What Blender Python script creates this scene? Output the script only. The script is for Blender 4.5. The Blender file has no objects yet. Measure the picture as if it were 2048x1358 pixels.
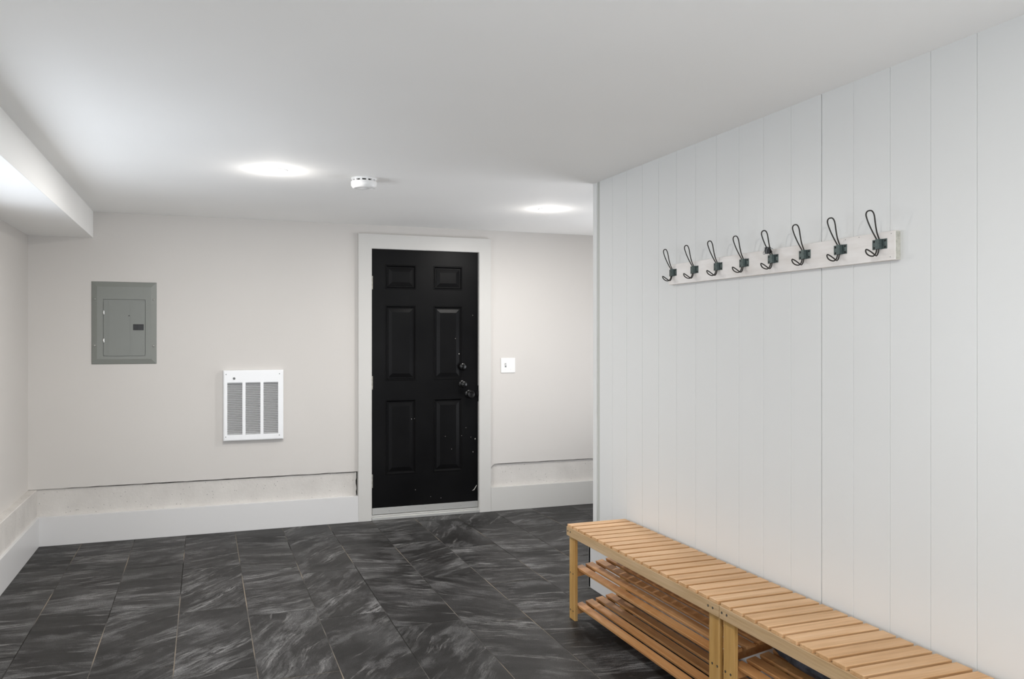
import bpy, bmesh, math, random
from mathutils import Vector, Matrix
random.seed(7)
scn = bpy.context.scene
COL = scn.collection
# ------------------------------------------------------------------ camera
TH = math.atan(616/1650.)
cam_d = bpy.data.cameras.new('camera'); cam = bpy.data.objects.new('camera', cam_d); COL.objects.link(cam)
cam.location = (0, 0, 1.362); cam.rotation_euler = (math.pi/2, 0, -TH)
cam_d.sensor_width = 36; cam_d.lens = 1650/2048*36
cam_d.shift_y = -(679-674)/2048.; cam_d.clip_start = .02
scn.camera = cam
# ------------------------------------------------------------------ view, world, daylight and added fill
scn.view_settings.view_transform = 'Standard'; scn.view_settings.look = 'None'
scn.view_settings.gamma = 1; scn.view_settings.use_curve_mapping = False
scn.view_settings.exposure = 0.94
w = bpy.data.worlds.new('world'); scn.world = w; w.use_nodes = True
w.node_tree.nodes['Background'].inputs[0].default_value = (.80, .88, 1, 1)
w.node_tree.nodes['Background'].inputs[1].default_value = .8

def area(name, loc, rot, sx, sy, power, col):
    l = bpy.data.lights.new(name, 'AREA'); l.shape = 'RECTANGLE'; l.size = sx; l.size_y = sy
    l.energy = power; l.color = col
    o = bpy.data.objects.new(name, l); COL.objects.link(o); o.location = loc; o.rotation_euler = rot
    return o
P2 = math.pi/2
XF_ = 3.6
# daylight through the window in the left wall; the other two are added fill
area('window_daylight', (-1.42, 3.75, 1.22), (0, -P2-.5, 0), .95, 1.65, 11.5, (.86, .92, 1))
area('side_fill_light', (XF_+.28, 4.6, .95), (0, P2+.8, 0), 1.5, 1.7, 15, (.97, .97, 1))  # added fill for the far ceiling and back wall, from an unseen side
area('rear_fill_light', (.55, -1.93, .95), (P2+.90, 0, 0), 1.9, 1.8, 56, (.93, .96, 1))  # added fill behind the camera, tilted up to brighten the ceiling
LAMP_W = 14.0      # power of each ceiling lamp

# ------------------------------------------------------------------ dimensions
H = 2.195; YB = 6.11; XR = 1.985; XL = -1.07; YR = -1.6; XF = 3.6

# ------------------------------------------------------------------ materials
def mat(name, col=(.8, .8, .8), rough=.6, metal=0, spec=.5):
    m = bpy.data.materials.new(name); m.use_nodes = True
    b = m.node_tree.nodes['Principled BSDF']
    b.inputs['Base Color'].default_value = (*col, 1); b.inputs['Roughness'].default_value = rough
    b.inputs['Metallic'].default_value = metal; b.inputs['Specular IOR Level'].default_value = spec
    return m
class N:
    def __init__(s, m): s.m = m; s.t = m.node_tree; s.b = s.t.nodes['Principled BSDF']
    def n(s, typ, **k):
        x = s.t.nodes.new(typ)
        for a, v in k.items():
            if a in x.inputs.keys(): x.inputs[a].default_value = v
            else: setattr(x, a, v)
        return x
    def l(s, a, b): s.t.links.new(a, b)
    def noise(s, vec, scale, detail=3, rough=.5, dist=0):
        x = s.n('ShaderNodeTexNoise'); x.inputs['Scale'].default_value = scale; x.inputs['Detail'].default_value = detail
        x.inputs['Roughness'].default_value = rough; x.inputs['Distortion'].default_value = dist
        if vec is not None: s.l(vec, x.inputs['Vector'])
        return x.outputs['Fac']
    def ramp(s, fac, stops):
        x = s.n('ShaderNodeValToRGB'); cr = x.color_ramp
        while len(cr.elements) < len(stops): cr.elements.new(.5)
        for e, (p, c) in zip(cr.elements, stops):
            e.position = p; e.color = (*c, 1) if len(c) == 3 else c
        s.l(fac, x.inputs['Fac']); return x.outputs['Color']
    def mapping(s, vec, scale=(1, 1, 1), loc=(0, 0, 0)):
        x = s.n('ShaderNodeMapping'); x.inputs['Scale'].default_value = scale; x.inputs['Location'].default_value = loc
        s.l(vec, x.inputs['Vector']); return x.outputs['Vector']
    def mix(s, fac, a, b, mode='MIX'):
        x = s.n('ShaderNodeMix'); x.data_type = 'RGBA'; x.blend_type = mode
        for v, i in ((fac, 0), (a, 6), (b, 7)):
            if hasattr(v, 'links'): s.l(v, x.inputs[i])
            else: x.inputs[i].default_value = (*v, 1) if isinstance(v, tuple) else v
        return x.outputs[2]
    def math(s, op, a, b=0.0):
        x = s.n('ShaderNodeMath'); x.operation = op
        for v, i in ((a, 0), (b, 1)):
            if hasattr(v, 'links'): s.l(v, x.inputs[i])
            else: x.inputs[i].default_value = v
        return x.outputs[0]
    def bump(s, h, strength=.2, dist=.002):
        x = s.n('ShaderNodeBump'); x.inputs['Strength'].default_value = strength; x.inputs['Distance'].default_value = dist
        s.l(h, x.inputs['Height']); s.l(x.outputs[0], s.b.inputs['Normal'])
    def coord(s, which='Object'):
        return s.n('ShaderNodeTexCoord').outputs[which]

def paint(name, col, rough=.6, grain=.12, spec=.35, vary=.015):
    m = mat(name, col, rough, 0, spec); q = N(m); c = q.coord()
    big = q.noise(c, 1.3, 2); 
    lo = tuple(v*(1-vary) for v in col); hi = tuple(min(1, v*(1+vary)) for v in col)
    q.l(q.ramp(big, [(.3, lo), (.7, hi)]), q.b.inputs['Base Color'])
    q.bump(q.noise(c, 260, 2), grain, .0008)
    return m
M_WALL = paint('greige wall paint', (.635, .61, .58), .62)
M_CEIL = paint('white ceiling paint', (.945, .94, .92), .8, .15, .2)
M_PANEL = paint('white satin wall panelling', (.72, .727, .718), .38, .04, .4, .008)
M_TRIM = paint('white trim paint', (.70, .695, .69), .35, .03, .45, .01)
M_SEAM = mat('dark seam filler', (.32, .32, .31), .9)
M_DARK = mat('dark cavity', (.05, .045, .04), .95)
M_CASING = paint('white casing paint', (.61, .60, .575), .38, .03, .4, .01)

def concrete():
    m = mat('painted concrete', (.6, .58, .55), .85, 0, .2); q = N(m); c = q.coord()
    base = q.ramp(q.noise(c, 5, 5, .6), [(.3, (.60, .575, .545)), (.7, (.69, .665, .63))])
    v = q.n('ShaderNodeTexVoronoi'); v.inputs['Scale'].default_value = 42; q.l(c, v.inputs['Vector'])
    jit = q.noise(c, 14, 3)
    pit = q.math('LESS_THAN', q.math('MULTIPLY', v.outputs['Distance'], q.math('ADD', jit, .55)), .125)
    mask = q.math('GREATER_THAN', q.noise(c, 9, 2), .47)
    pm = q.math('MULTIPLY', pit, mask)
    q.l(q.mix(pm, base, (.36, .345, .325)), q.b.inputs['Base Color'])
    q.bump(q.math('SUBTRACT', q.noise(c, 60, 6, .7), pm), .5, .004)
    return m
M_CONC = concrete()

def slate():
    m = mat('dark slate look porcelain', (.05, .05, .05), .55, 0, .15); q = N(m)
    uv = q.n('ShaderNodeUVMap'); uv.uv_map = 'tile'; u = uv.outputs[0]
    warp = q.n('ShaderNodeTexNoise'); warp.inputs['Scale'].default_value = 2.2; warp.inputs['Detail'].default_value = 3; q.l(u, warp.inputs['Vector'])
    wv = q.n('ShaderNodeVectorMath'); wv.operation = 'MULTIPLY_ADD'
    q.l(warp.outputs['Color'], wv.inputs[0]); wv.inputs[1].default_value = (.16, .16, 0); q.l(u, wv.inputs[2]); u2 = wv.outputs[0]
    cloud = q.noise(u2, 2.4, 6, .62)
    band = q.noise(q.mapping(u2, (1.5, 8, 1)), 1.0, 6, .62)
    fine = q.noise(q.mapping(u2, (10, 62, 1)), 1.0, 5, .72)
    grain = q.noise(u, 190, 4, .75)
    base = q.ramp(cloud, [(.32, (.0095, .009, .0088)), (.5, (.021, .020, .0195)), (.68, (.047, .046, .046))])
    bm = q.ramp(band, [(.46, (0, 0, 0)), (.56, (.4, .4, .4)), (.68, (1, 1, 1))])
    fm = q.ramp(fine, [(.42, (.05, .05, .05)), (.57, (1, 1, 1))])
    pm = q.ramp(q.noise(u, 1.7, 3), [(.40, (.0, .0, .0)), (.58, (1, 1, 1))])
    s = q.math('MULTIPLY', q.math('MULTIPLY', bm, fm), pm)
    c1 = q.mix(q.math('MULTIPLY', s, .75), base, (.27, .268, .265))
    # thin pale veins
    vein = q.noise(q.mapping(u2, (2.2, 22, 1), (4, 9, 0)), 1.0, 4, .6)
    vm = q.ramp(vein, [(.60, (0, 0, 0)), (.64, (1, 1, 1))])
    c2 = q.mix(q.math('MULTIPLY', q.math('MULTIPLY', vm, fm), .45), c1, (.24, .235, .23))
    # soft worn pale patches
    wp = q.math('MULTIPLY', q.ramp(q.noise(q.mapping(u2, (2.6, 5.5, 1), (7, 2, 0)), 1.0, 7, .68), [(.53, (0, 0, 0)), (.62, (1, 1, 1))]), q.ramp(grain, [(.35, (.25, .25, .25)), (.65, (1, 1, 1))]))
    c2 = q.mix(q.math('MULTIPLY', wp, .36), c2, (.22, .218, .22))
    rust = q.ramp(q.noise(u, 1.1, 4, .6), [(.66, (0, 0, 0)), (.78, (1, 1, 1))])
    c3 = q.mix(q.math('MULTIPLY', rust, .45), c2, (.10, .06, .035))
    g = q.ramp(grain, [(.32, (.45, .45, .45)), (.68, (1.6, 1.6, 1.6))])
    q.l(q.mix(1.0, c3, g, 'MULTIPLY'), q.b.inputs['Base Color'])
    q.l(q.ramp(band, [(.3, (.40, .40, .40)), (.7, (.56, .56, .56))]), q.b.inputs['Roughness'])
    q.bump(q.math('ADD', fine, q.math('MULTIPLY', grain, .5)), .35, .0012)
    return m
M_SLATE = slate()
def grout():
    m = mat('grout', (.1, .1, .1), .9, 0, .2); q = N(m); c = q.coord()
    q.l(q.ramp(q.noise(c, 1.7, 3), [(.40, (.020, .019, .018)), (.50, (.10, .095, .09)), (.62, (.24, .20, .155))]), q.b.inputs['Base Color'])
    return m
M_GROUT = grout()

def bamboo(name, c0, c1, c2, axis, rough=.42):
    m = mat(name, c1, rough, 0, .4); q = N(m); c = q.coord()
    oi = q.n('ShaderNodeObjectInfo')
    off = q.n('ShaderNodeVectorMath'); off.operation = 'SCALE'
    cx = q.n('ShaderNodeCombineXYZ')
    for i in range(3): q.l(oi.outputs['Random'], cx.inputs[i])
    q.l(cx.outputs[0], off.inputs[0]); off.inputs['Scale'].default_value = 37
    ad = q.n('ShaderNodeVectorMath'); q.l(c, ad.inputs[0]); q.l(off.outputs[0], ad.inputs[1]); v = ad.outputs[0]
    st = [150, 150, 150]; st[axis] = 5
    st2 = [28, 28, 28]; st2[axis] = 2.2
    g = q.noise(q.mapping(v, tuple(st)), 1, 4, .6)
    g2 = q.noise(q.mapping(v, tuple(st2)), 1, 3, .5, .3)
    col = q.ramp(g2, [(.28, c0), (.5, c1), (.72, c2)])
    gm = q.ramp(g, [(.3, (.84, .80, .74)), (.7, (1.06, 1.06, 1.05))])
    col = q.mix(1.0, col, gm, 'MULTIPLY')
    tint = q.ramp(oi.outputs['Random'], [(0, (.88, .84, .78)), (.5, (1, 1, 1)), (1, (1.08, 1.08, 1.10))])
    q.l(q.mix(1.0, col, tint, 'MULTIPLY'), q.b.inputs['Base Color'])
    q.bump(g, .12, .0006)
    return m
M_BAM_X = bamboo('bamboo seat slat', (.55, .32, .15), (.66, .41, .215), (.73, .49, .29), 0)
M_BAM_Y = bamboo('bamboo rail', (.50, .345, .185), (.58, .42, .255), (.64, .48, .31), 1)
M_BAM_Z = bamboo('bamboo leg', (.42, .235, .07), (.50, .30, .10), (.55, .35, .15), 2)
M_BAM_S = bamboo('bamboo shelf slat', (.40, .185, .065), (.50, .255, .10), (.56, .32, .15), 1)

def whitewash():
    m = mat('whitewashed board', (.7, .68, .66), .6, 0, .3); q = N(m); c = q.coord()
    g = q.noise(q.mapping(c, (60, 4, 45)), 1, 5, .6, .6)
    k = q.noise(q.mapping(c, (8, 2.2, 9)), 1, 3, .5, 1.2)
    a = q.ramp(g, [(.3, (.80, .765, .735)), (.7, (.87, .845, .82))])
    b = q.ramp(k, [(.36, (.90, .885, .87)), (.5, (1, 1, 1))])
    q.l(q.mix(1.0, a, b, 'MULTIPLY'), q.b.inputs['Base Color']); q.bump(g, .2, .0008); return m
M_BOARD = whitewash()
def endgrain():
    m = mat('weathered end grain', (.45, .44, .38), .8, 0, .2); q = N(m); c = q.coord()
    q.l(q.ramp(q.noise(c, 90, 5, .7), [(.3, (.36, .35, .30)), (.7, (.56, .55, .49))]), q.b.inputs['Base Color'])
    q.bump(q.noise(c, 200, 3), .4, .001); return m
M_END = endgrain()
def metal_plate():
    m = mat('dark grey green metal', (.05, .07, .068), .42, .55, .5); q = N(m); c = q.coord()
    q.l(q.ramp(q.noise(c, 120, 4, .6), [(.3, (.045, .062, .060)), (.7, (.095, .125, .120))]), q.b.inputs['Base Color']); return m
M_BRACK = metal_plate()
M_WIRE = mat('dark bronze wire', (.022, .019, .016), .5, .3)
M_HEAD = mat('black screw', (.008, .008, .008), .5, .2)
M_SILVER = mat('bright zinc', (.62, .62, .60), .3, 1)
M_HINGE = mat('satin hinge metal', (.42, .40, .35), .42, .9)
M_ALU = mat('brushed aluminium', (.62, .62, .60), .38, .6)
M_BLKMETAL = mat('glossy black hardware', (.005, .005, .005), .26, 0, .35)
M_CHIP = mat('pale paint chip', (.55, .54, .50), .6)
M_EP = paint('grey green enamel', (.215, .225, .205), .42, .03, .5, .02)
M_EPD = paint('grey green door enamel', (.205, .215, .197), .40, .03, .5, .02)
M_BLK = mat('black plastic', (.005, .005, .005), .4)
M_GREYP = mat('grey plastic', (.16, .17, .17), .4)
M_WH = paint('white enamel', (.86, .87, .88), .32, .02, .5, .006)
M_PLAST = mat('white plastic', (.84, .84, .83), .35)
M_HCAV = mat('heater inside grey', (.30, .295, .29), .6)
M_BAG = mat('dark navy cloth', (.012, .014, .022), .75)
def bagm():
    q = N(M_BAG); c = q.coord()
    q.l(q.ramp(q.noise(c, 30, 4), [(.35, (.008, .009, .014)), (.7, (.06, .066, .085))]), q.b.inputs['Base Color']); q.bump(q.noise(c, 60, 3), .5, .004)
bagm()
def doorm():
    m = mat('black satin door paint', (.010, .010, .011), .36, 0, .10); q = N(m); c = q.coord()
    q.l(q.ramp(q.noise(c, 3, 3), [(.3, (.0030, .0030, .0034)), (.7, (.006, .006, .0063))]), q.b.inputs['Base Color'])
    q.bump(q.noise(q.mapping(c, (120, 120, 14)), 1, 3), .10, .0008); return m
M_DOOR = doorm()
def glass():
    m = bpy.data.materials.new('clear glass'); m.use_nodes = True; t = m.node_tree; t.nodes.clear()
    o = t.nodes.new('ShaderNodeOutputMaterial'); a = t.nodes.new('ShaderNodeBsdfTransparent'); g = t.nodes.new('ShaderNodeBsdfGlossy')
    x = t.nodes.new('ShaderNodeMixShader'); x.inputs[0].default_value = .06; g.inputs['Roughness'].default_value = .02
    t.links.new(a.outputs[0], x.inputs[1]); t.links.new(g.outputs[0], x.inputs[2]); t.links.new(x.outputs[0], o.inputs[0]); return m
M_GLASS = glass()
def lampm():
    m = mat('lit lamp diffuser', (1, 1, 1), .5); b = m.node_tree.nodes['Principled BSDF']
    b.inputs['Emission Color'].default_value = (1, .965, .91, 1); b.inputs['Emission Strength'].default_value = 12; return m
M_LAMP = lampm()

# ------------------------------------------------------------------ mesh helpers
def box(bm, x0, x1, y0, y1, z0, z1, mi=0, bev=0):
    vs = [bm.verts.new(p) for p in ((x0, y0, z0), (x1, y0, z0), (x1, y1, z0), (x0, y1, z0), (x0, y0, z1), (x1, y0, z1), (x1, y1, z1), (x0, y1, z1))]
    fs = [bm.faces.new([vs[i] for i in f]) for f in ((0, 3, 2, 1), (4, 5, 6, 7), (0, 1, 5, 4), (1, 2, 6, 5), (2, 3, 7, 6), (3, 0, 4, 7))]
    for f in fs: f.material_index = mi
    if bev:
        es = list({e for f in fs for e in f.edges})
        r = bmesh.ops.bevel(bm, geom=es, offset=bev, segments=2, affect='EDGES', profile=.5)
        for f in r['faces']: f.material_index = mi
    return fs
def tube(bm, pts, r, seg=8, mi=0, closed=False):
    pts = [Vector(p) for p in pts]; n = len(pts); rings = []
    t = (pts[1]-pts[0]).normalized(); up = Vector((0, 0, 1)) if abs(t.z) < .9 else Vector((1, 0, 0))
    nrm = (up - t*up.dot(t)).normalized()
    for i, p in enumerate(pts):
        if closed: tt = (pts[(i+1) % n]-pts[i-1]).normalized()
        else: tt = (pts[min(i+1, n-1)]-pts[max(i-1, 0)]).normalized()
        nrm = (nrm - tt*nrm.dot(tt)).normalized(); b = tt.cross(nrm)
        rings.append([bm.verts.new(p + (nrm*math.cos(a)+b*math.sin(a))*r) for a in [2*math.pi*k/seg for k in range(seg)]])
    for i in range(n if closed else n-1):
        A, B = rings[i], rings[(i+1) % n]
        for k in range(seg):
            f = bm.faces.new((A[k], A[(k+1) % seg], B[(k+1) % seg], B[k])); f.smooth = True; f.material_index = mi
    if not closed:
        bm.faces.new(rings[0][::-1]); bm.faces.new(rings[-1])
def catmull(P, k=6, closed=False):
    P = [Vector(p) for p in P]; n = len(P); out = []
    for i in range(n if closed else n-1):
        if closed: a, b, c, d = P[i-1], P[i], P[(i+1) % n], P[(i+2) % n]
        else: a, b, c, d = P[max(i-1, 0)], P[i], P[i+1], P[min(i+2, n-1)]
        for j in range(k):
            t = j/k
            out.append(.5*((2*b)+(c-a)*t+(2*a-5*b+4*c-d)*t*t+(3*b-a-3*c+d)*t**3))
    if not closed: out.append(P[-1])
    return out
def lathe(bm, prof, c=(0, 0, 0), axis='z', seg=32, mi=0):
    """prof: (radius, height) list along the axis"""
    rings = []
    for r, h in prof:
        ring = []
        for k in range(seg):
            a = 2*math.pi*k/seg; x, y = r*math.cos(a), r*math.sin(a)
            p = {'z': (x, y, h), 'y': (x, h, y), 'x': (h, x, y)}[axis]
            ring.append(bm.verts.new((c[0]+p[0], c[1]+p[1], c[2]+p[2])))
        rings.append(ring)
    for A, B in zip(rings, rings[1:]):
        for k in range(seg):
            f = bm.faces.new((A[k], A[(k+1) % seg], B[(k+1) % seg], B[k])); f.smooth = True; f.material_index = mi
    f = bm.faces.new(rings[0]); f.material_index = mi; f = bm.faces.new(rings[-1]); f.material_index = mi
def obj(name, bm, mats, parent=None, loc=None):
    bmesh.ops.recalc_face_normals(bm, faces=bm.faces)
    me = bpy.data.meshes.new(name); bm.to_mesh(me); bm.free()
    for m in (mats if isinstance(mats, (list, tuple)) else [mats]): me.materials.append(m)
    o = bpy.data.objects.new(name, me); COL.objects.link(o)
    if parent: o.parent = parent
    if loc: o.location = loc
    return o
def boxobj(name, b, m, parent=None, bev=0):
    bm = bmesh.new(); box(bm, *b, bev=bev); return obj(name, bm, m, parent)
def tag(o, label, cat, group=None):
    o['label'] = label; o['category'] = cat
    if group: o['group'] = group
    return o
def struct(name, bm, m, label=None):
    o = obj(name, bm, m); o['kind'] = 'structure'
    if label: o['label'] = label
    return o
def thing(name, label, cat, loc=(0, 0, 0), group=None):
    o = bpy.data.objects.new(name, None); COL.objects.link(o); o.location = loc; o.empty_display_size = .1
    return tag(o, label, cat, group)
def nested(bm, x0, x1, z0, z1, y, prof, cap=True, mi=0, capmi=None):
    """rectangular rings on a plane facing -Y; prof = (inset, depth towards +Y)"""
    prev = None
    for ins, dep in prof:
        r = [bm.verts.new(p) for p in ((x0+ins, y+dep, z0+ins), (x1-ins, y+dep, z0+ins), (x1-ins, y+dep, z1-ins), (x0+ins, y+dep, z1-ins))]
        if prev:
            for k in range(4):
                f = bm.faces.new((prev[k], prev[(k+1) % 4], r[(k+1) % 4], r[k])); f.material_index = mi
        prev = r
    if cap:
        f = bm.faces.new(prev); f.material_index = mi if capmi is None else capmi
def face_with_holes(bm, x0, x1, z0, z1, y, holes, mi=0):
    xs = sorted({x0, x1} | {h[0] for h in holes} | {h[1] for h in holes}); zs = sorted({z0, z1} | {h[2] for h in holes} | {h[3] for h in holes})
    for a, b in zip(xs, xs[1:]):
        for c, d in zip(zs, zs[1:]):
            mx, mz = (a+b)/2, (c+d)/2
            if any(h[0] < mx < h[1] and h[2] < mz < h[3] for h in holes): continue
            f = bm.faces.new([bm.verts.new(p) for p in ((a, y, c), (b, y, c), (b, y, d), (a, y, d))]); f.material_index = mi
def extrude_poly(bm, poly, y0, y1, mi=0):
    """poly in (x,z) extruded along y"""
    A = [bm.verts.new((x, y0, z)) for x, z in poly]; B = [bm.verts.new((x, y1, z)) for x, z in poly]
    n = len(poly)
    for k in range(n):
        f = bm.faces.new((A[k], A[(k+1) % n], B[(k+1) % n], B[k])); f.material_index = mi
    f = bm.faces.new(A); f.material_index = mi; f = bm.faces.new(B[::-1]); f.material_index = mi

# ================================================================== THE ROOM
# ---- floor of long slate look planks laid in staggered columns
TX0, TP, TL, G = -.755, .3193, .815, .0028
JY = {-1: 4.845, 0: 4.586, 1: 4.505, 2: 4.386, 3: 4.216, 4: 4.060, 5: 4.63, 6: 4.54, 7: 4.31, 8: 4.05, 9: 3.85}
ANG = {-1: [6, -6, 2], 0: [4, 8, -4], 1: [12, 2, 40, 50], 2: [30, 55, 50, 20], 3: [-4, 20, 62, 55], 4: [50, 58, 64, 50], 5: [-10, -22, -30, 60], 6: [5, 30, -40, -25], 7: [66, -6, -14, -10], 8: [60, -4, -12, 12]}
bm = bmesh.new(); uvl = bm.loops.layers.uv.new('tile')
for c in range(-2, 15):
    xa = TX0 + c*TP; xb = xa + TP
    if c == -2: xa = XL - .05
    j0 = JY.get(c, 4.2 + ((c*.37) % 1)*TL)
    k0 = int(math.ceil((YR-.3-j0)/TL))-1
    for k in range(k0, 4):
        ya, yb = j0+k*TL, j0+(k+1)*TL
        yb = min(yb, 6.2); ya = max(ya, YR-.1)
        if yb-ya < .02: continue
        a0, a1, b0, b1 = xa+G/2, xb-G/2, ya+G/2, yb-G/2
        lst = ANG.get(c); rr = random.Random(c*101+k)
        row = int(round((6.1-yb)/TL))
        ang = lst[row % len(lst)] if lst and 0 <= row < 5 else rr.uniform(-20, 45)
        ang = math.radians(ang + rr.uniform(-5, 5)); ox, oy = rr.uniform(0, 300), rr.uniform(0, 300)
        e = .0012
        top = [(a0+e, b0+e, 0), (a1-e, b0+e, 0), (a1-e, b1-e, 0), (a0+e, b1-e, 0)]
        bot = [(a0, b0, -.003), (a1, b0, -.003), (a1, b1, -.003), (a0, b1, -.003)]
        T = [bm.verts.new(p) for p in top]; Bv = [bm.verts.new(p) for p in bot]
        fs = [bm.faces.new(T)] + [bm.faces.new((Bv[i], Bv[(i+1) % 4], T[(i+1) % 4], T[i])) for i in range(4)]
        for f in fs:
            for lp in f.loops:
                x, y = lp.vert.co.x, lp.vert.co.y
                lp[uvl].uv = (x*math.cos(ang)+y*math.sin(ang)+ox, -x*math.sin(ang)+y*math.cos(ang)+oy)
box(bm, XL-.2, XF+.1, YR-.1, YB+.15, -.12, -.0012, mi=1)
floor = struct('floor', bm, [M_SLATE, M_GROUT], 'dark slate look tile floor laid in staggered columns')

bm = bmesh.new(); box(bm, XL-.4, XF+.15, YR-.5, YB+.3, H, H+.12)
struct('ceiling', bm, M_CEIL, 'smooth white painted ceiling')

# ---- back wall: plasterboard above a concrete footing, crack between them
DX0, DX1, DZ = 1.161, 2.003, 2.022       # door opening
CX0, CX1, CZ = 1.064, 2.097, 2.127       # casing outside
bm = bmesh.new()
LE = .369
def jag(x0, x1, z, amp, step, rnd):
    pts = []; n = max(2, int(abs(x1-x0)/step))
    for i in range(n+1): pts.append((x0+(x1-x0)*i/n, z + rnd.uniform(-amp, amp)))
    return pts
rnd = random.Random(3)
extrude_poly(bm, [(XL-.1, H+.02), (XL-.1, LE)] + jag(XL-.09, CX0+.03, LE, .0012, .05, rnd) + [(DX0-.02, LE), (DX0-.02, H+.02)], YB, YB+.03)
extrude_poly(bm, [(DX0-.02, DZ), (DX1+.02, DZ), (DX1+.02, H+.02), (DX0-.02, H+.02)], YB, YB+.03)
extrude_poly(bm, [(DX1+.02, H+.02), (DX1+.02, LE)] + jag(DX1+.03, XF+.08, LE-.002, .001, .05, rnd) + [(XF+.1, LE), (XF+.1, H+.02)], YB, YB+.03)
box(bm, XL-.1, DX0-.02, YB+.045, YB+.15, -.02, H+.02, mi=1)
box(bm, DX1+.02, XF+.1, YB+.045, YB+.15, -.02, H+.02, mi=1)
box(bm, DX0-.02, DX1+.02, YB+.055, YB+.15, DZ+.02, H+.02, mi=1)
struct('wall_back', bm, [M_WALL, M_DARK], 'greige painted plasterboard back wall')
bm = bmesh.new()
top = []
n = 44
for i in range(n+1):
    x = -1.02 + (1.056+1.02)*i/n; s = i/n
    z = .3685 - (.0015 + .0035*min(1, s*5)) - rnd.uniform(0, .0035)*min(1, s*6)
    top.append((x, z))
side = [(1.054+rnd.uniform(-.003, .003), .36-.02*i) for i in range(1, 9)]
extrude_poly(bm, [(XL-.05, .02), (XL-.05, .3675)] + top + side + [(1.053, .02)], YB+.012, YB+.05)
struct('trim_1', bm, M_CONC, 'pitted concrete footing left of the black door')
bm = bmesh.new()
arc = [(2.150-.040*math.sin(t), .322+.040*math.cos(t)+rnd.uniform(-.001, .001)) for t in [math.pi/2*i/8 for i in range(9)]][::-1]
lft = [(2.110+rnd.uniform(-.002, .002), .10+.025*i) for i in range(0, 9)]
extrude_poly(bm, [(2.110, .02)] + lft + arc + jag(2.17, XF, .3615, .0012, .05, rnd) + [(XF, .02)], YB+.014, YB+.05)
struct('trim_2', bm, M_CONC, 'pitted concrete footing right of the black door')
# plaster fill where the crack bends round the upper corner
bm = bmesh.new()
extrude_poly(bm, [(2.094, .372), (2.094, .318)] + [(2.148-.044*math.sin(t), .322+.044*math.cos(t)) for t in [math.pi/2*i/8 for i in range(9)]][::-1] + [(2.165, .3675), (2.165, .372)], YB+.001, YB+.03)
struct('trim_3', bm, M_WALL)
bm = bmesh.new(); box(bm, XL, CX0+.001, 6.086, YB+.04, 0, .190, bev=.0015)
struct('baseboard_back_left', bm, M_TRIM, 'tall plain white baseboard left of the door')
bm = bmesh.new(); box(bm, CX1+.0015, XF, 6.088, YB+.04, 0, .187, bev=.0015)
struct('baseboard_back_right', bm, M_CASING, 'tall plain white baseboard right of the door')

# ---- left wall with a window just before the picture begins
WY0, WY1, WZ0, WZ1 = 2.95, 4.60, .80, 1.80
bm = bmesh.new()
box(bm, XL-.3, XL, YR, WY0, .36, H+.02); box(bm, XL-.3, XL, WY1, YB+.05, .36, H+.02)
box(bm, XL-.3, XL, WY0, WY1, .36, WZ0); box(bm, XL-.3, XL, WY0, WY1, WZ1, H+.02)
struct('wall_left', bm, M_WALL, 'greige painted left wall')
bm = bmesh.new(); box(bm, XL-.3, -1.020, YR, YB+.05, .02, .366, bev=.004)
struct('trim_4', bm, M_CONC, 'concrete ledge at the foot of the left wall')
bm = bmesh.new(); box(bm, -1.03, -1.003, YR, 6.087, 0, .190, bev=.0015)
struct('baseboard_left', bm, M_TRIM, 'tall plain white baseboard along the left wall')
bm = bmesh.new()
fx0, fx1 = XL-.24, XL-.19
for y0, y1, z0, z1 in ((WY0, WY0+.05, WZ0, WZ1), (WY1-.05, WY1, WZ0, WZ1), (WY0, WY1, WZ0, WZ0+.05), (WY0, WY1, WZ1-.05, WZ1), ((WY0+WY1)/2-.025, (WY0+WY1)/2+.025, WZ0, WZ1)):
    box(bm, fx0, fx1, y0, y1, z0, z1)
win = struct('window_1', bm, M_TRIM)
boxobj('pane', (XL-.218, XL-.212, WY0+.05, WY1-.05, WZ0+.05, WZ1-.05), M_GLASS, win)

# ---- bulkhead along the left wall under the ceiling
bm = bmesh.new(); box(bm, XL-.02, -.690, YR, YB+.02, 2.021, H+.02, bev=.002)
struct('trim_5', bm, M_CEIL, 'white boxed bulkhead under the ceiling along the left wall')

# ---- rear wall; its unseen glazed door is added to carry the rear fill
RX0, RX1 = -.4, 1.5
bm = bmesh.new()
box(bm, XL-.2, RX0, YR-.15, YR, -.02, H+.02); box(bm, RX1, XF+.1, YR-.15, YR, -.02, H+.02); box(bm, RX0, RX1, YR-.15, YR, 2.05, H+.02)
struct('wall_rear', bm, M_WALL)
bm = bmesh.new()
for x0, x1, z0, z1 in ((RX0, RX0+.07, 0, 2.05), (RX1-.07, RX1, 0, 2.05), (RX0, RX1, 0, .08), (RX0, RX1, 1.98, 2.05), (.51, .59, 0, 2.05)):
    box(bm, x0, x1, YR-.10, YR-.05, z0, z1)
d2 = struct('added_fill_door', bm, M_TRIM)
boxobj('glass', (RX0+.07, RX1-.07, YR-.078, YR-.072, .08, 1.98), M_GLASS, d2)
bm = bmesh.new()
UY0, UY1, UZ0, UZ1 = 3.75, 5.45, .25, 1.75
box(bm, XF, XF+.15, YR-.1, UY0, -.02, H+.02); box(bm, XF, XF+.15, UY1, YB+.1, -.02, H+.02)
box(bm, XF, XF+.15, UY0, UY1, -.02, UZ0); box(bm, XF, XF+.15, UY0, UY1, UZ1, H+.02)
struct('wall_far_right', bm, M_WALL)
bm = bmesh.new()
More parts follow.
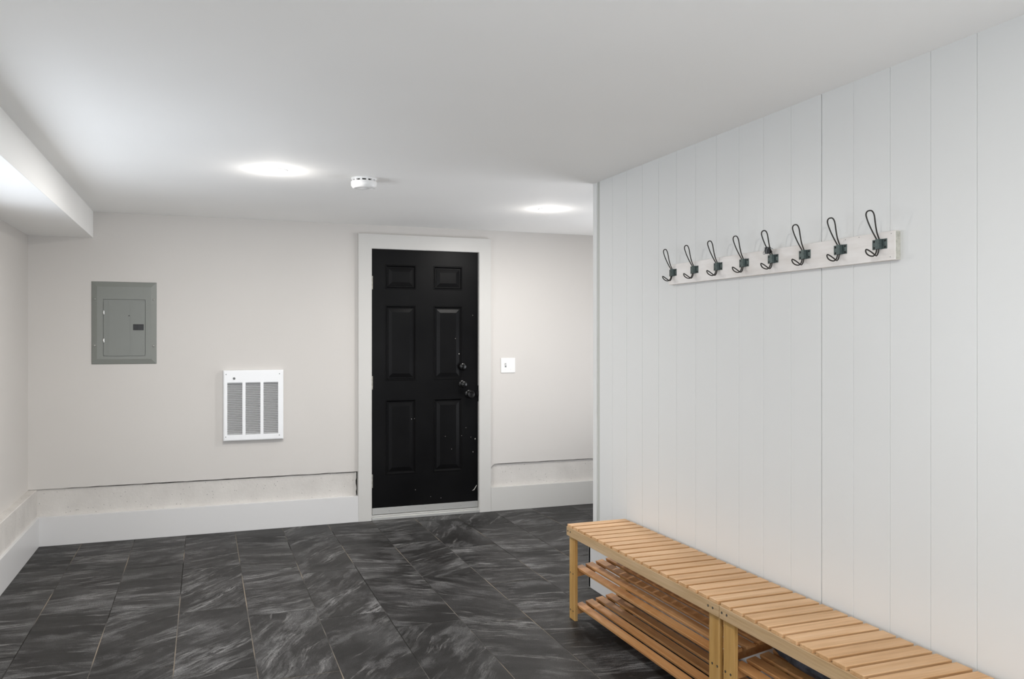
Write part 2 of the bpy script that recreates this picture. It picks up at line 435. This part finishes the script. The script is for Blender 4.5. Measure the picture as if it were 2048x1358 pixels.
for y0, y1, z0, z1 in ((UY0, UY0+.05, UZ0, UZ1), (UY1-.05, UY1, UZ0, UZ1), (UY0, UY1, UZ0, UZ0+.05), (UY0, UY1, UZ1-.05, UZ1), (4.575, 4.625, UZ0, UZ1)):
    box(bm, XF+.06, XF+.11, y0, y1, z0, z1)
fill_win = struct('added_fill_window', bm, M_TRIM)  # unseen window added as an opening for the side fill
boxobj('pane', (XF+.082, XF+.088, UY0+.05, UY1-.05, UZ0+.05, UZ1-.05), M_GLASS, fill_win)

# ---- right wall: tongue and groove panelling on a partition that ends in the room
GR = [3.827, 3.672, 3.518, 3.363, 3.208, 3.055, 2.900, 2.747, 2.594, 2.438, 2.281, 2.132, 1.979, 1.827, 1.673, 1.520]
while GR[-1] > YR+.2: GR.append(GR[-1]-.1533)
bm = bmesh.new()
PX, PT = XR, .010
path = [(3.974, PX+.02), (3.974, PX)]
for g in GR:
    wd = .0028 if abs(g-2.281) > .01 else .0055; dp = .0022 if abs(g-2.281) > .01 else .009
    path += [(g+wd/2, PX), (g+wd*.15, PX+dp), (g-wd*.15, PX+dp), (g-wd/2, PX)]
path += [(YR, PX), (YR, PX+.02)]
A = [bm.verts.new((x, y, 0)) for y, x in path]; B = [bm.verts.new((x, y, H+.01)) for y, x in path]
for i in range(len(path)-1):
    f = bm.faces.new((A[i], A[i+1], B[i+1], B[i]))
    if abs(path[i][1]-PX) > .003 and abs(path[i+1][1]-PX) > .003 and 0 < i < len(path)-2: f.material_index = 1
box(bm, PX+.02, PX+.14, YR, 4.035, 0, H+.02)
box(bm, PX-.002, PX+.022, 4.008, 4.052, 0, H+.01, bev=.001)      # corner board
box(bm, PX+.02, PX+.14, 4.035, 4.052, 0, H+.02)
box(bm, PX+.004, PX+.02, 3.974, 4.008, 0, H+.01, mi=2)
# uneven bead of filler where the top board stops short of the corner
struct('wall_right', bm, [M_PANEL, mat('groove shade paint', (.70, .70, .665), .6), mat('bare corner strip', (.50, .51, .48), .8)], 'white tongue and groove panelled partition on the right')
bm = bmesh.new(); box(bm, PX-.018, PX+.001, YR, 4.075, 0, .30, bev=.0015); box(bm, PX-.018, PX+.155, 4.053, 4.072, 0, .299)
struct('baseboard_right', bm, M_TRIM, 'white baseboard of the panelled partition behind the bench')

# ---- the black entrance door
SY = 6.113
SX0, SX1, SZ0, SZ1 = 1.170, 1.997, .088, 2.016
bm = bmesh.new()
lx0, lx1, rx0, rx1 = 1.270, 1.507, 1.641, 1.874
pan = []
for a, b in ((lx0, lx1), (rx0, rx1)):
    pan += [(a, b, .330, .892), (a, b, 1.035, 1.600), (a, b, 1.722, 1.905)]
face_with_holes(bm, SX0, SX1, SZ0, SZ1, SY, pan)
for p in pan:
    nested(bm, *p, SY, [(0, 0), (.003, -.003), (.007, -.003), (.017, .008), (.024, .008), (.026, .006), (.052, .000), (.056, .000)])
# sides
box(bm, SX0, SX1, SY+.012, SY+.045, SZ0, SZ1)
for x0, x1, z0, z1 in ((SX0, SX0+.001, SZ0, SZ1), (SX1-.001, SX1, SZ0, SZ1), (SX0, SX1, SZ0, SZ0+.001), (SX0, SX1, SZ1-.001, SZ1)):
    box(bm, x0, x1, SY+.0002, SY+.013, z0, z1)
bmesh.ops.remove_doubles(bm, verts=bm.verts, dist=.00005)
door = struct('door_1', bm, M_DOOR, 'black painted six panel entrance door')
for z in (1.766, 1.021, .290):
    bm = bmesh.new()
    lathe(bm, [(.0065, -.050), (.0065, -.018)], (1.1655, SY-.008, z), 'z', 14); lathe(bm, [(.0065, -.0165), (.0065, .0165)], (1.1655, SY-.008, z), 'z', 14)
    lathe(bm, [(.0065, .018), (.0065, .050)], (1.1655, SY-.008, z), 'z', 14); lathe(bm, [(.003, -.054), (.003, .054)], (1.1655, SY-.008, z), 'z', 10)
    box(bm, 1.166, 1.176, SY-.0035, SY-.0005, z-.05, z+.05)
    h_ = obj('hinge', bm, M_HINGE, door)
def knob_set(name, x, z, R, prof, extra=None):
    bm = bmesh.new(); lathe(bm, [(r, SY-d) for r, d in prof], (x, 0, z), 'y', 36)
    if extra: extra(bm)
    return obj(name, bm, M_BLKMETAL, door)
knob_set('door_knob', 1.925, .921, .03, [(.034, .0), (.034, .004), (.030, .008), (.014, .011), (.012, .030), (.020, .036), (.028, .044), (.0300, .054), (.0285, .062), (.025, .066), (.0235, .0655), (.0001, .0645)])
knob_set('deadbolt', 1.874, 1.134, .03, [(.031, 0), (.031, .006), (.026, .014), (.024, .016), (.0001, .016)], lambda b: box(b, 1.870, 1.878, SY-.036, SY-.014, 1.114, 1.154, bev=.002))
knob_set('latch_knob', 1.872, .998, .03, [(.031, 0), (.031, .004), (.027, .007), (.012, .010), (.012, .026), (.021, .032), (.026, .040), (.026, .048), (.021, .053), (.0001, .054)])
bm = bmesh.new(); box(bm, 1.9955, 2.0035, SY-.012, SY+.02, .862, .985); lathe(bm, [(.020, -.003), (.020, .001)], (2.001, SY-.012, .924), 'y', 20)
obj('strike_plate', bm, M_BLKMETAL, door)
bm = bmesh.new(); rc = random.Random(11)
chips = [(1.845, 1.232, .006), (1.815, 1.35, .003), (1.955, 1.53, .003), (1.47, .742, .004), (1.492, .744, .003), (1.94, .585, .003), (1.975, .57, .007), (1.958, .47, .005), (1.90, .66, .003), (1.865, .60, .003), (1.735, .60, .003), (1.785, .50, .003), (1.50, .205, .003), (1.70, .13, .003), (1.62, .145, .003), (1.86, 1.12-.10, .004)]
for x, z, r in chips:
    k = 7; vs = [bm.verts.new((x+r*.6*rc.uniform(.6, 1)*math.cos(2*math.pi*i/k), SY-.0036, z+r*rc.uniform(.6, 1)*math.sin(2*math.pi*i/k))) for i in range(k)]
    bm.faces.new(vs)
vs = [bm.verts.new(p) for p in ((1.950, SY-.0006, .168), (1.965, SY-.0006, .178), (1.988, SY-.0006, .212), (1.989, SY-.0006, .205), (1.968, SY-.0006, .172))]; bm.faces.new(vs)
obj('paint_chips', bm, M_CHIP, door)
bm = bmesh.new(); box(bm, SX0+.001, SX1-.001, SY-.006, SY+.004, .040, .087, bev=.001)
sweep = obj('door_sweep', bm, M_ALU, door)
for x in (1.30, 1.44, 1.58, 1.72, 1.86):
    bm = bmesh.new(); lathe(bm, [(.004, 0), (.004, -.0015), (.002, -.002)], (x, SY-.006, .064), 'y', 12); obj('screw', bm, M_SILVER, sweep)
bm = bmesh.new(); box(bm, DX0+.002, DX1-.002, 6.083, 6.18, 0, .022, bev=.003); box(bm, DX0+.002, DX1-.002, 6.098, 6.16, .022, .036, bev=.003)
obj('threshold', bm, M_ALU, door)
bm = bmesh.new()       # jambs and head with stops
box(bm, DX0-.018, DX0+.004, 6.090, 6.24, 0, DZ+.018); box(bm, DX1-.004, DX1+.018, 6.090, 6.24, 0, DZ+.018); box(bm, DX0, DX1, 6.090, 6.24, DZ-.004, DZ+.018)
box(bm, DX0, DX1, 6.19, 6.24, 0, DZ)
obj('door_jamb', bm, M_CASING, door)
bm = bmesh.new()
extrude_poly(bm, [(CX0, 0), (DX0, 0), (DX0, DZ), (DX1, DZ), (DX1, 0), (CX1, 0), (CX1, CZ), (CX0, CZ)], 6.084, YB+.04)
bmesh.ops.bevel(bm, geom=[e for e in bm.edges], offset=.0018, segments=2, affect='EDGES')
struct('trim_6', bm, M_CASING, 'wide flat white casing round the black door')

# ================================================================== THINGS ON THE BACK WALL
# ---- electrical panel
ep = thing('electrical_panel', 'grey green steel electrical panel flush in the back wall left of the heater', 'electrical panel', (-.502, YB, 1.18))
def L(b, o): return b
ex0, ex1, ez0, ez1 = -.198, .200, 0, .552    # local to the panel's foot
bm = bmesh.new()
hole = (-.127, .131, .053, .435)
face_with_holes(bm, ex0+.034, ex1-.034, ez0+.034, ez1-.034, -.012, [hole])
nested(bm, ex0, ex1, ez0, ez1, 0, [(0, 0), (0, -.002), (.004, -.005), (.034, -.012)], cap=False)
nested(bm, *hole, -.012, [(0, 0), (0, .006)], cap=True)
bmesh.ops.remove_doubles(bm, verts=bm.verts, dist=.00005)
obj('cover', bm, M_EP, ep)
bm = bmesh.new()
def rrect(x0, x1, z0, z1, r, k=6):
    pts = []
    for cx_, cz_, a0 in ((x1-r, z1-r, 0), (x0+r, z1-r, 90), (x0+r, z0+r, 180), (x1-r, z0+r, 270)):
        for i in range(k+1):
            a = math.radians(a0+90*i/k); pts.append((cx_+r*math.cos(a), cz_+r*math.sin(a)))
    return pts
extrude_poly(bm, rrect(-.124, .128, .056, .432, .016), -.0145, -.007)
for x in (-.096, .038):      # pressed creases in the door
    box(bm, x-.0012, x+.0012, -.0156, -.0140, .060, .430)
epd = obj('door', bm, M_EPD, ep)
bm = bmesh.new(); box(bm, .055, .120, -.0165, -.013, .228, .268, bev=.001); box(bm, .062, .083, -.0185, -.0165, .234, .262, bev=.001); box(bm, .088, .113, -.0175, -.0165, .236, .260)
obj('latch', bm, M_BLK, epd)
bm = bmesh.new(); lathe(bm, [(.0035, -.0143), (.0035, -.0160), (.001, -.0165)], (.030, 0, .325), 'y', 12); obj('keyhole', bm, M_BLK, epd)
for z in (.345, .159):
    bm = bmesh.new(); lathe(bm, [(.0032, -.016), (.0032, .016)], (-.126, -.0135, z), 'z', 10); box(bm, -.128, -.119, -.0155, -.012, z-.012, z+.012); obj('hinge', bm, M_SILVER, epd)
for x, z in ((-.176, .434), (.181, .434), (-.178, .124), (.180, .120)):
    bm = bmesh.new(); lathe(bm, [(.0062, -.008), (.0062, -.0125), (.0045, -.0145), (.0001, -.0150)], (x, 0, z), 'y', 16); box(bm, x-.0048, x+.0048, -.0154, -.0148, z-.0007, z+.0007, mi=1)
    obj('screw', bm, [M_SILVER, M_BLK], ep)

# ---- wall heater
ht = thing('wall_heater', 'white recessed wall heater with three banks of louvres', 'heater', (.328, YB, .635))
HX, HZ1, HD = .203, .495, .034
bm = bmesh.new()
banks = [(-.176, -.076, .043, .408), (-.055, .045, .043, .408), (.066, .166, .043, .408)]
face_with_holes(bm, -HX+.008, HX-.008, .008, HZ1-.008, -HD, banks)
nested(bm, -HX, HX, 0, HZ1, 0, [(0, 0), (0, -HD+.008), (.0025, -HD+.0025), (.008, -HD)], cap=False)
for b in banks: nested(bm, *b, -HD, [(0, 0), (0, .024)], cap=True, capmi=1)
bmesh.ops.remove_doubles(bm, verts=bm.verts, dist=.00005)
obj('cover', bm, [M_WH, M_HCAV], ht)
for b in banks:
    bm = bmesh.new(); n = 29
    for i in range(n):
        z = b[2] + (b[3]-b[2])*(i+.5)/n; p = .0044
        extr = [(-HD-.0002, z+.0026), (-HD+.0012, z+.0034), (-HD+.010, z-.0026), (-HD+.0088, z-.0034)]
        Av = [bm.verts.new((b[0], y, zz)) for y, zz in extr]; Bv = [bm.verts.new((b[1], y, zz)) for y, zz in extr]
        for k in range(4): bm.faces.new((Av[k], Av[(k+1) % 4], Bv[(k+1) % 4], Bv[k]))
        bm.faces.new(Av[::-1]); bm.faces.new(Bv)
    obj('louvre_bank', bm, M_WH, ht)
bm = bmesh.new(); lathe(bm, [(.0085, -HD), (.0085, -HD-.003), (.0075, -HD-.004), (.0001, -HD-.004)], (-.131, 0, .437), 'y', 20); box(bm, -.1318, -.1302, -HD-.0046, -HD-.004, .431, .443)
obj('thermostat_knob', bm, M_GREYP, ht)
for x, z in ((-.184, .466), (.175, .466), (-.186, .030), (.174, .030)):
    bm = bmesh.new(); lathe(bm, [(.0032, -HD+.001), (.0032, -HD-.0012), (.0015, -HD-.0018)], (x, 0, z), 'y', 12); obj('screw', bm, M_GREYP, ht)

# ---- light switch
ls = thing('light_switch', 'white double width light switch plate right of the black door', 'light switch', (2.247, YB, 1.080))
bm = bmesh.new(); box(bm, -.060, .060, -.006, 0, 0, .117, bev=.0025); obj('switch_plate', bm, M_PLAST, ls)
bm = bmesh.new()
extr = [(-.004, .050), (-.016, .066), (-.017, .070), (-.013, .072), (-.004, .064)]
Av = [bm.verts.new((-.027, y, z)) for y, z in extr]; Bv = [bm.verts.new((-.017, y, z)) for y, z in extr]
for k in range(5): bm.faces.new((Av[k], Av[(k+1) % 5], Bv[(k+1) % 5], Bv[k]))
bm.faces.new(Av[::-1]); bm.faces.new(Bv); obj('toggle', bm, M_PLAST, ls)
boxobj('toggle_slot', (-.0285, -.0155, -.0064, -.005, .044, .076), M_GREYP, ls)
for x in (-.022, .022):
    for z in (.028, .090): bm = bmesh.new(); lathe(bm, [(.0028, -.006), (.0028, -.0068), (.001, -.0072)], (x, 0, z), 'y', 10); obj('screw', bm, M_PLAST, ls)


# ================================================================== CEILING THINGS
lights = [(.334, 4.270, 'round recessed ceiling light, lit, left of the smoke detector'),
          (2.095, 4.950, 'round recessed ceiling light, lit, above the gap between door and panelled wall'),
          (.55, 1.20, 'round recessed ceiling light above the camera'),
          (.55, -.60, 'round recessed ceiling light behind the camera')]
proto = None; DIM = [1, .75, .5, .1]      # how far each lamp is turned up
for i, (x, y, lb) in enumerate(lights):
    if proto is None:
        proto = thing('recessed_light', lb, 'ceiling light', (x, y, H), 'recessed ceiling lights')
        bm = bmesh.new(); lathe(bm, [(.062, 0), (.062, -.003), (.057, -.006), (.049, -.004), (.049, -.001)], (0, 0, 0), 'z', 48); obj('trim_ring', bm, M_PLAST, proto)
        bm = bmesh.new(); lathe(bm, [(.0485, -.0012), (.0485, -.0048), (.04, -.0056)], (0, 0, 0), 'z', 48); obj('diffuser', bm, M_LAMP, proto)
        ld = bpy.data.lights.new('lamp_glow', 'POINT'); ld.energy = LAMP_W*.06; ld.color = (1, .965, .92); ld.shadow_soft_size = .028
        ldd = bpy.data.lights.new('lamp_light', 'AREA'); ldd.shape = 'DISK'; ldd.size = .096; ldd.energy = LAMP_W; ldd.color = (1, .965, .92)
    else:
        t = proto.copy(); COL.objects.link(t); t.location = (x, y, H); t['label'] = lb
        for ch in list(proto.children):
            c = ch.copy(); COL.objects.link(c); c.parent = t
    lo = bpy.data.objects.new('lamp_glow', ld); COL.objects.link(lo); lo.location = (x, y, H-.085)
    if i: ld, ldd = ld0.copy(), ldd0.copy(); ld.energy *= DIM[i]; ldd.energy *= DIM[i]; lo.data = ld
    else: ld0, ldd0 = ld, ldd
    la = bpy.data.objects.new('lamp_light', ldd); COL.objects.link(la); la.location = (x, y, H-.008)
sd = thing('smoke_detector', 'round white smoke detector on the ceiling between the two lights', 'smoke detector', (.787, 4.33, H))
bm = bmesh.new(); lathe(bm, [(.066, 0), (.066, -.006), (.064, -.009), (.060, -.010), (.0001, -.010)], (0, 0, 0), 'z', 48); obj('base', bm, M_PLAST, sd)
bm = bmesh.new(); lathe(bm, [(.052, -.008), (.052, -.022)], (0, 0, 0), 'z', 48); obj('vent_chamber', bm, M_BLK, sd)
bm = bmesh.new()
for k in range(12):
    a = 2*math.pi*k/12+.1; cs, sn = math.cos(a), math.sin(a)
    pts = [(.051, -.008), (.0625, -.008), (.0625, -.022), (.051, -.022)]
    for sgn in (1,):
        vs = []
        for off in (-.005, .005):
            vs.append([bm.verts.new((r*cs-off*sn, r*sn+off*cs, z)) for r, z in pts])
        for j in range(4): bm.faces.new((vs[0][j], vs[0][(j+1) % 4], vs[1][(j+1) % 4], vs[1][j]))
        bm.faces.new(vs[0][::-1]); bm.faces.new(vs[1])
obj('vent_ribs', bm, M_PLAST, sd)
bm = bmesh.new(); lathe(bm, [(.050, -.018), (.0655, -.018), (.067, -.022), (.066, -.040), (.058, -.052), (.048, -.055), (.046, -.0535), (.020, -.0540), (.018, -.056), (.0001, -.056)], (0, 0, 0), 'z', 48)
obj('cap', bm, M_PLAST, sd)

# ================================================================== COAT RACK
BF = 1.964
rk = thing('coat_rack', 'whitewashed board with eight dark wire double hooks on the panelled wall', 'coat rack', (XR, 2.585, 1.597))
bm = bmesh.new()
y0, y1 = 1.937-2.585, 3.240-2.585
fs = box(bm, BF-XR, 0, y0, y1, 0, .089)
fs[2].material_index = 1; fs[4].material_index = 1
bmesh.ops.bevel(bm, geom=list(bm.edges), offset=.0012, segments=1, affect='EDGES')
obj('board', bm, [M_BOARD, M_END], rk)
for x, y, z in ((0, -.632, .081), (0, -.628, .010), (0, -.50, .084), (0, -.44, .083)):
    bm = bmesh.new(); lathe(bm, [(.0014, BF-XR), (.0014, BF-XR-.0005)], (0, y, z), 'x', 8); obj('nail_head', bm, M_GREYP, rk)
HY = [3.202, 3.030, 2.857, 2.684, 2.510, 2.339, 2.167, 1.998]
hook0 = None
for i, hy in enumerate(HY):
    loc = (BF-XR, hy-2.585, 1.6495-1.597)
    if hook0 is None:
        bm = bmesh.new()
        box(bm, -.0018, 0, -.0295, .0295, -.0155, .0155, bev=.0006)
        # raised channel holding the wires
        pr = [(-.0098, -.0016), (-.0075, -.0115), (.0075, -.0115), (.0098, -.0016)]
        Av = [bm.verts.new((x, y, -.0155)) for y, x in pr]; Bv = [bm.verts.new((x, y, .0155)) for y, x in pr]
        for k in range(3): bm.faces.new((Av[k], Av[k+1], Bv[k+1], Bv[k]))
        ip = [(-.0082, -.0016), (-.0062, -.0100), (.0062, -.0100), (.0082, -.0016)]
        Ai = [bm.verts.new((x, y, -.0155)) for y, x in ip]; Bi = [bm.verts.new((x, y, .0155)) for y, x in ip]
        for k in range(3):
            bm.faces.new((Ai[k+1], Ai[k], Bi[k], Bi[k+1])); bm.faces.new((Av[k+1], Av[k], Ai[k], Ai[k+1])); bm.faces.new((Bv[k], Bv[k+1], Bi[k+1], Bi[k]))
        hook0 = obj('hook', bm, M_BRACK, rk, loc)
        bm = bmesh.new()
        up = [(.0045, .0050, -.012), (.0045, .0065, .004), (.0050, .0090, .016), (.0078, .0200, .036), (.0125, .0300, .060), (.0160, .0370, .082), (.0150, .0405, .0935), (.0090, .0418, .1005)]
        left = [(-v, u, w_) for u, v, w_ in up]; right = [(-v, -u, w_) for u, v, w_ in up[::-1]]
        tube(bm, catmull(left+[(-.0421, 0, .1022)]+right, 5), .0022, 8)
        dn = [(.0040, .0050, .012), (.0040, .0070, -.006), (.0042, .0090, -.0170), (.0048, .0125, -.0290), (.0070, .0200, -.0365), (.0110, .0300, -.0355), (.0120, .0400, -.0300), (.0075, .0490, -.0225)]
        left = [(-v, u, w_) for u, v, w_ in dn]; right = [(-v, -u, w_) for u, v, w_ in dn[::-1]]
        tube(bm, catmull(left+[(-.0535, 0, -.0180)]+right, 5), .0022, 8)
        obj('wire_loop', bm, M_WIRE, hook0)
        for yy in (-.0225, .0225):
            for zz in (-.0100, .0100):
                bm = bmesh.new(); lathe(bm, [(.0034, -.0016), (.0034, -.0026), (.0018, -.0034), (.0001, -.0036)], (0, yy, zz), 'x', 12); obj('screw', bm, M_HEAD, hook0)
    else:
        h = hook0.copy(); COL.objects.link(h); h.parent = rk; h.location = loc
        for ch in list(hook0.children):
            c = ch.copy(); COL.objects.link(c); c.parent = h

# ---- binder clip on the fifth hook from the left
bc = thing('binder_clip', 'small black binder clip with wire handles clamped on the fifth coat hook', 'clip', (BF-.026, 2.511, 1.692))
R = Matrix.Rotation(math.radians(18), 4, 'Z') @ Matrix.Rotation(math.radians(-22), 4, 'Y') @ Matrix.Scale(1.15, 4)
bm = bmesh.new()
tri = [(0, .0), (-.0075, -.019), (-.0068, -.0192), (0, -.003), (.0068, -.0192), (.0075, -.019)]
Av = [bm.verts.new((x, -.0095, z)) for x, z in tri]; Bv = [bm.verts.new((x, .0095, z)) for x, z in tri]
for k in range(6): bm.faces.new((Av[k], Av[(k+1) % 6], Bv[(k+1) % 6], Bv[k]))
box(bm, -.0075, .0075, -.0095, .0095, -.0200, -.0188)
bmesh.ops.transform(bm, matrix=R, verts=bm.verts); obj('clip_body', bm, M_BLK, bc)
for s in (-1, 1):
    bm = bmesh.new()
    pts = [(s*.002, -.006, -.001), (s*.004, -.006, .001), (s*.012, -.0035, -.006), (s*.020, -.0052, -.013), (s*.0245, 0, -.0165), (s*.020, .0052, -.013), (s*.012, .0035, -.006), (s*.004, .006, .001), (s*.002, .006, -.001)]
    tube(bm, catmull(pts, 5), .0009, 6); bmesh.ops.transform(bm, matrix=R, verts=bm.verts)
    obj('wire_handle', bm, M_GREYP, bc)

# ================================================================== BENCHES
BL = 1.266; BT = .456; SP = BL/19.; BX0, BX1 = 1.650, 1.966
RISE = .15
def bench():
    t = thing('shoe_bench', '', 'bench', (BX0, 3.663, 0), 'bamboo shoe benches along the panelled wall')
    X = BX1-BX0
    # seat slats run across, y runs 0 .. -BL
    sm = None
    for i in range(19):
        yc = -(i+.5)*SP
        if sm is None:
            bm = bmesh.new(); box(bm, .0015, X, -.0262, .0262, -.006, .006, bev=.0012); o = obj('seat_slat', bm, M_BAM_X, t, (0, yc, BT-.006)); sm = o
        else:
            o = sm.copy(); COL.objects.link(o); o.parent = t; o.location = (0, yc, BT-.006)
    # seat rails
    def part(name, b, m, bev=.0015, loc=None):
        bm = bmesh.new(); cx, cy, cz = (b[0]+b[1])/2, (b[2]+b[3])/2, (b[4]+b[5])/2
        box(bm, b[0]-cx, b[1]-cx, b[2]-cy, b[3]-cy, b[4]-cz, b[5]-cz, bev=bev); return obj(name, bm, m, t, (cx, cy, cz))
    fr = part('front_rail', (0, .013, -BL+.0008, -.0008, .401, BT-.0122), M_BAM_Y)
    part('rear_rail', (X-.013, X, -BL+.0008, -.0008, .401, BT-.0122), M_BAM_Y)
    legs = []
    ys = ((-.068, -.006), (-BL+.016, -BL+.078))
    sc = None
    def screws(parent, x, y, z, dy=.030):
        for k in (0, 1):
            bm = bmesh.new(); lathe(bm, [(.0042, .0006), (.0042, -.0007), (.0030, -.0004), (.0001, -.0002)], (0, 0, 0), 'x', 14); box(bm, -.0011, -.0005, -.0028, .0028, -.0006, .0006, mi=1); box(bm, -.0011, -.0005, -.0006, .0006, -.0028, .0028, mi=1)
            o = obj('screw', bm, [M_HEAD, M_HINGE], parent); px, py, pz = parent.location
            o.location = (x-px, y-dy*k-py, z-pz)
    for ya, yb in ys:
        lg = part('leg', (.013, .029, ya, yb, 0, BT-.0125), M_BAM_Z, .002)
        for z in (.223, .043): screws(lg, .013, yb-.012 if yb > -.1 else yb-.020, z, .030)
        screws(fr, 0, yb-.010 if yb > -.1 else yb-.014, .424, .028)
    for ya, yb in ys:
        part('leg', (X-.029, X-.013, ya, yb, 0, BT-.0125), M_BAM_Z, .002)
    # cross rails and tilted shelves of five slats
    for z0 in (.052, .232):
        for ya, yb in ((-.060, -.042), (-BL+.050, -BL+.068)):
            bm = bmesh.new()
            x0, x1 = .029, X-.029
            vs = [(x0, z0-.022), (x1, z0-.022+RISE*(x1-x0)), (x1, z0+.010+RISE*(x1-x0)), (x0, z0+.010)]
            A_ = [bm.verts.new((x, ya, z)) for x, z in vs]; B_ = [bm.verts.new((x, yb, z)) for x, z in vs]
            for k in range(4): bm.faces.new((A_[k], A_[(k+1) % 4], B_[(k+1) % 4], B_[k]))
            bm.faces.new(A_[::-1]); bm.faces.new(B_)
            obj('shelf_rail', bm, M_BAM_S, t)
        sl = None
        for k in range(5):
            xa = .0305 + k*.0545; zz = z0+.0165+RISE*(xa+.019-.029); loc = (xa+.019, -BL/2, zz)
            if sl is None:
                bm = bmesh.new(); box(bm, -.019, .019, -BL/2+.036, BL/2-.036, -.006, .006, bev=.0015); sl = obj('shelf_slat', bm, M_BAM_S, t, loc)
                sl.rotation_euler = (0, -math.atan(RISE), 0)
            else:
                o = sl.copy(); COL.objects.link(o); o.parent = t; o.location = loc
    return t
b1 = bench(); b1['label'] = 'bamboo slatted shoe bench farther from the camera, beside the end of the panelled wall'
b2 = bench(); b2.location = (BX0, 3.663-BL-.0015, 0)
b2['label'] = 'bamboo slatted shoe bench nearer the camera, running out of the lower right corner'

# ---- dark bag at the back of the nearer bench's upper shelf
bm = bmesh.new()
bmesh.ops.create_icosphere(bm, subdivisions=4, radius=1)
from mathutils import noise as mn
for v in bm.verts:
    p = v.co.copy(); k = 1+.22*mn.noise(p*2.1+Vector((3, 1, 2)))+.10*mn.noise(p*5)
    v.co = Vector((p.x*.058*k, math.copysign(abs(p.y)**.6, p.y)*.33*k, p.z*.041*k))
for f in bm.faces: f.smooth = True
bag = obj('cloth_bag', bm, M_BAG, None, (1.828, 2.02, .333))
bag.rotation_euler = (0, -math.atan(RISE), 0)
tag(bag, 'dark crumpled bag at the back of the nearer bench\'s upper shelf', 'bag')
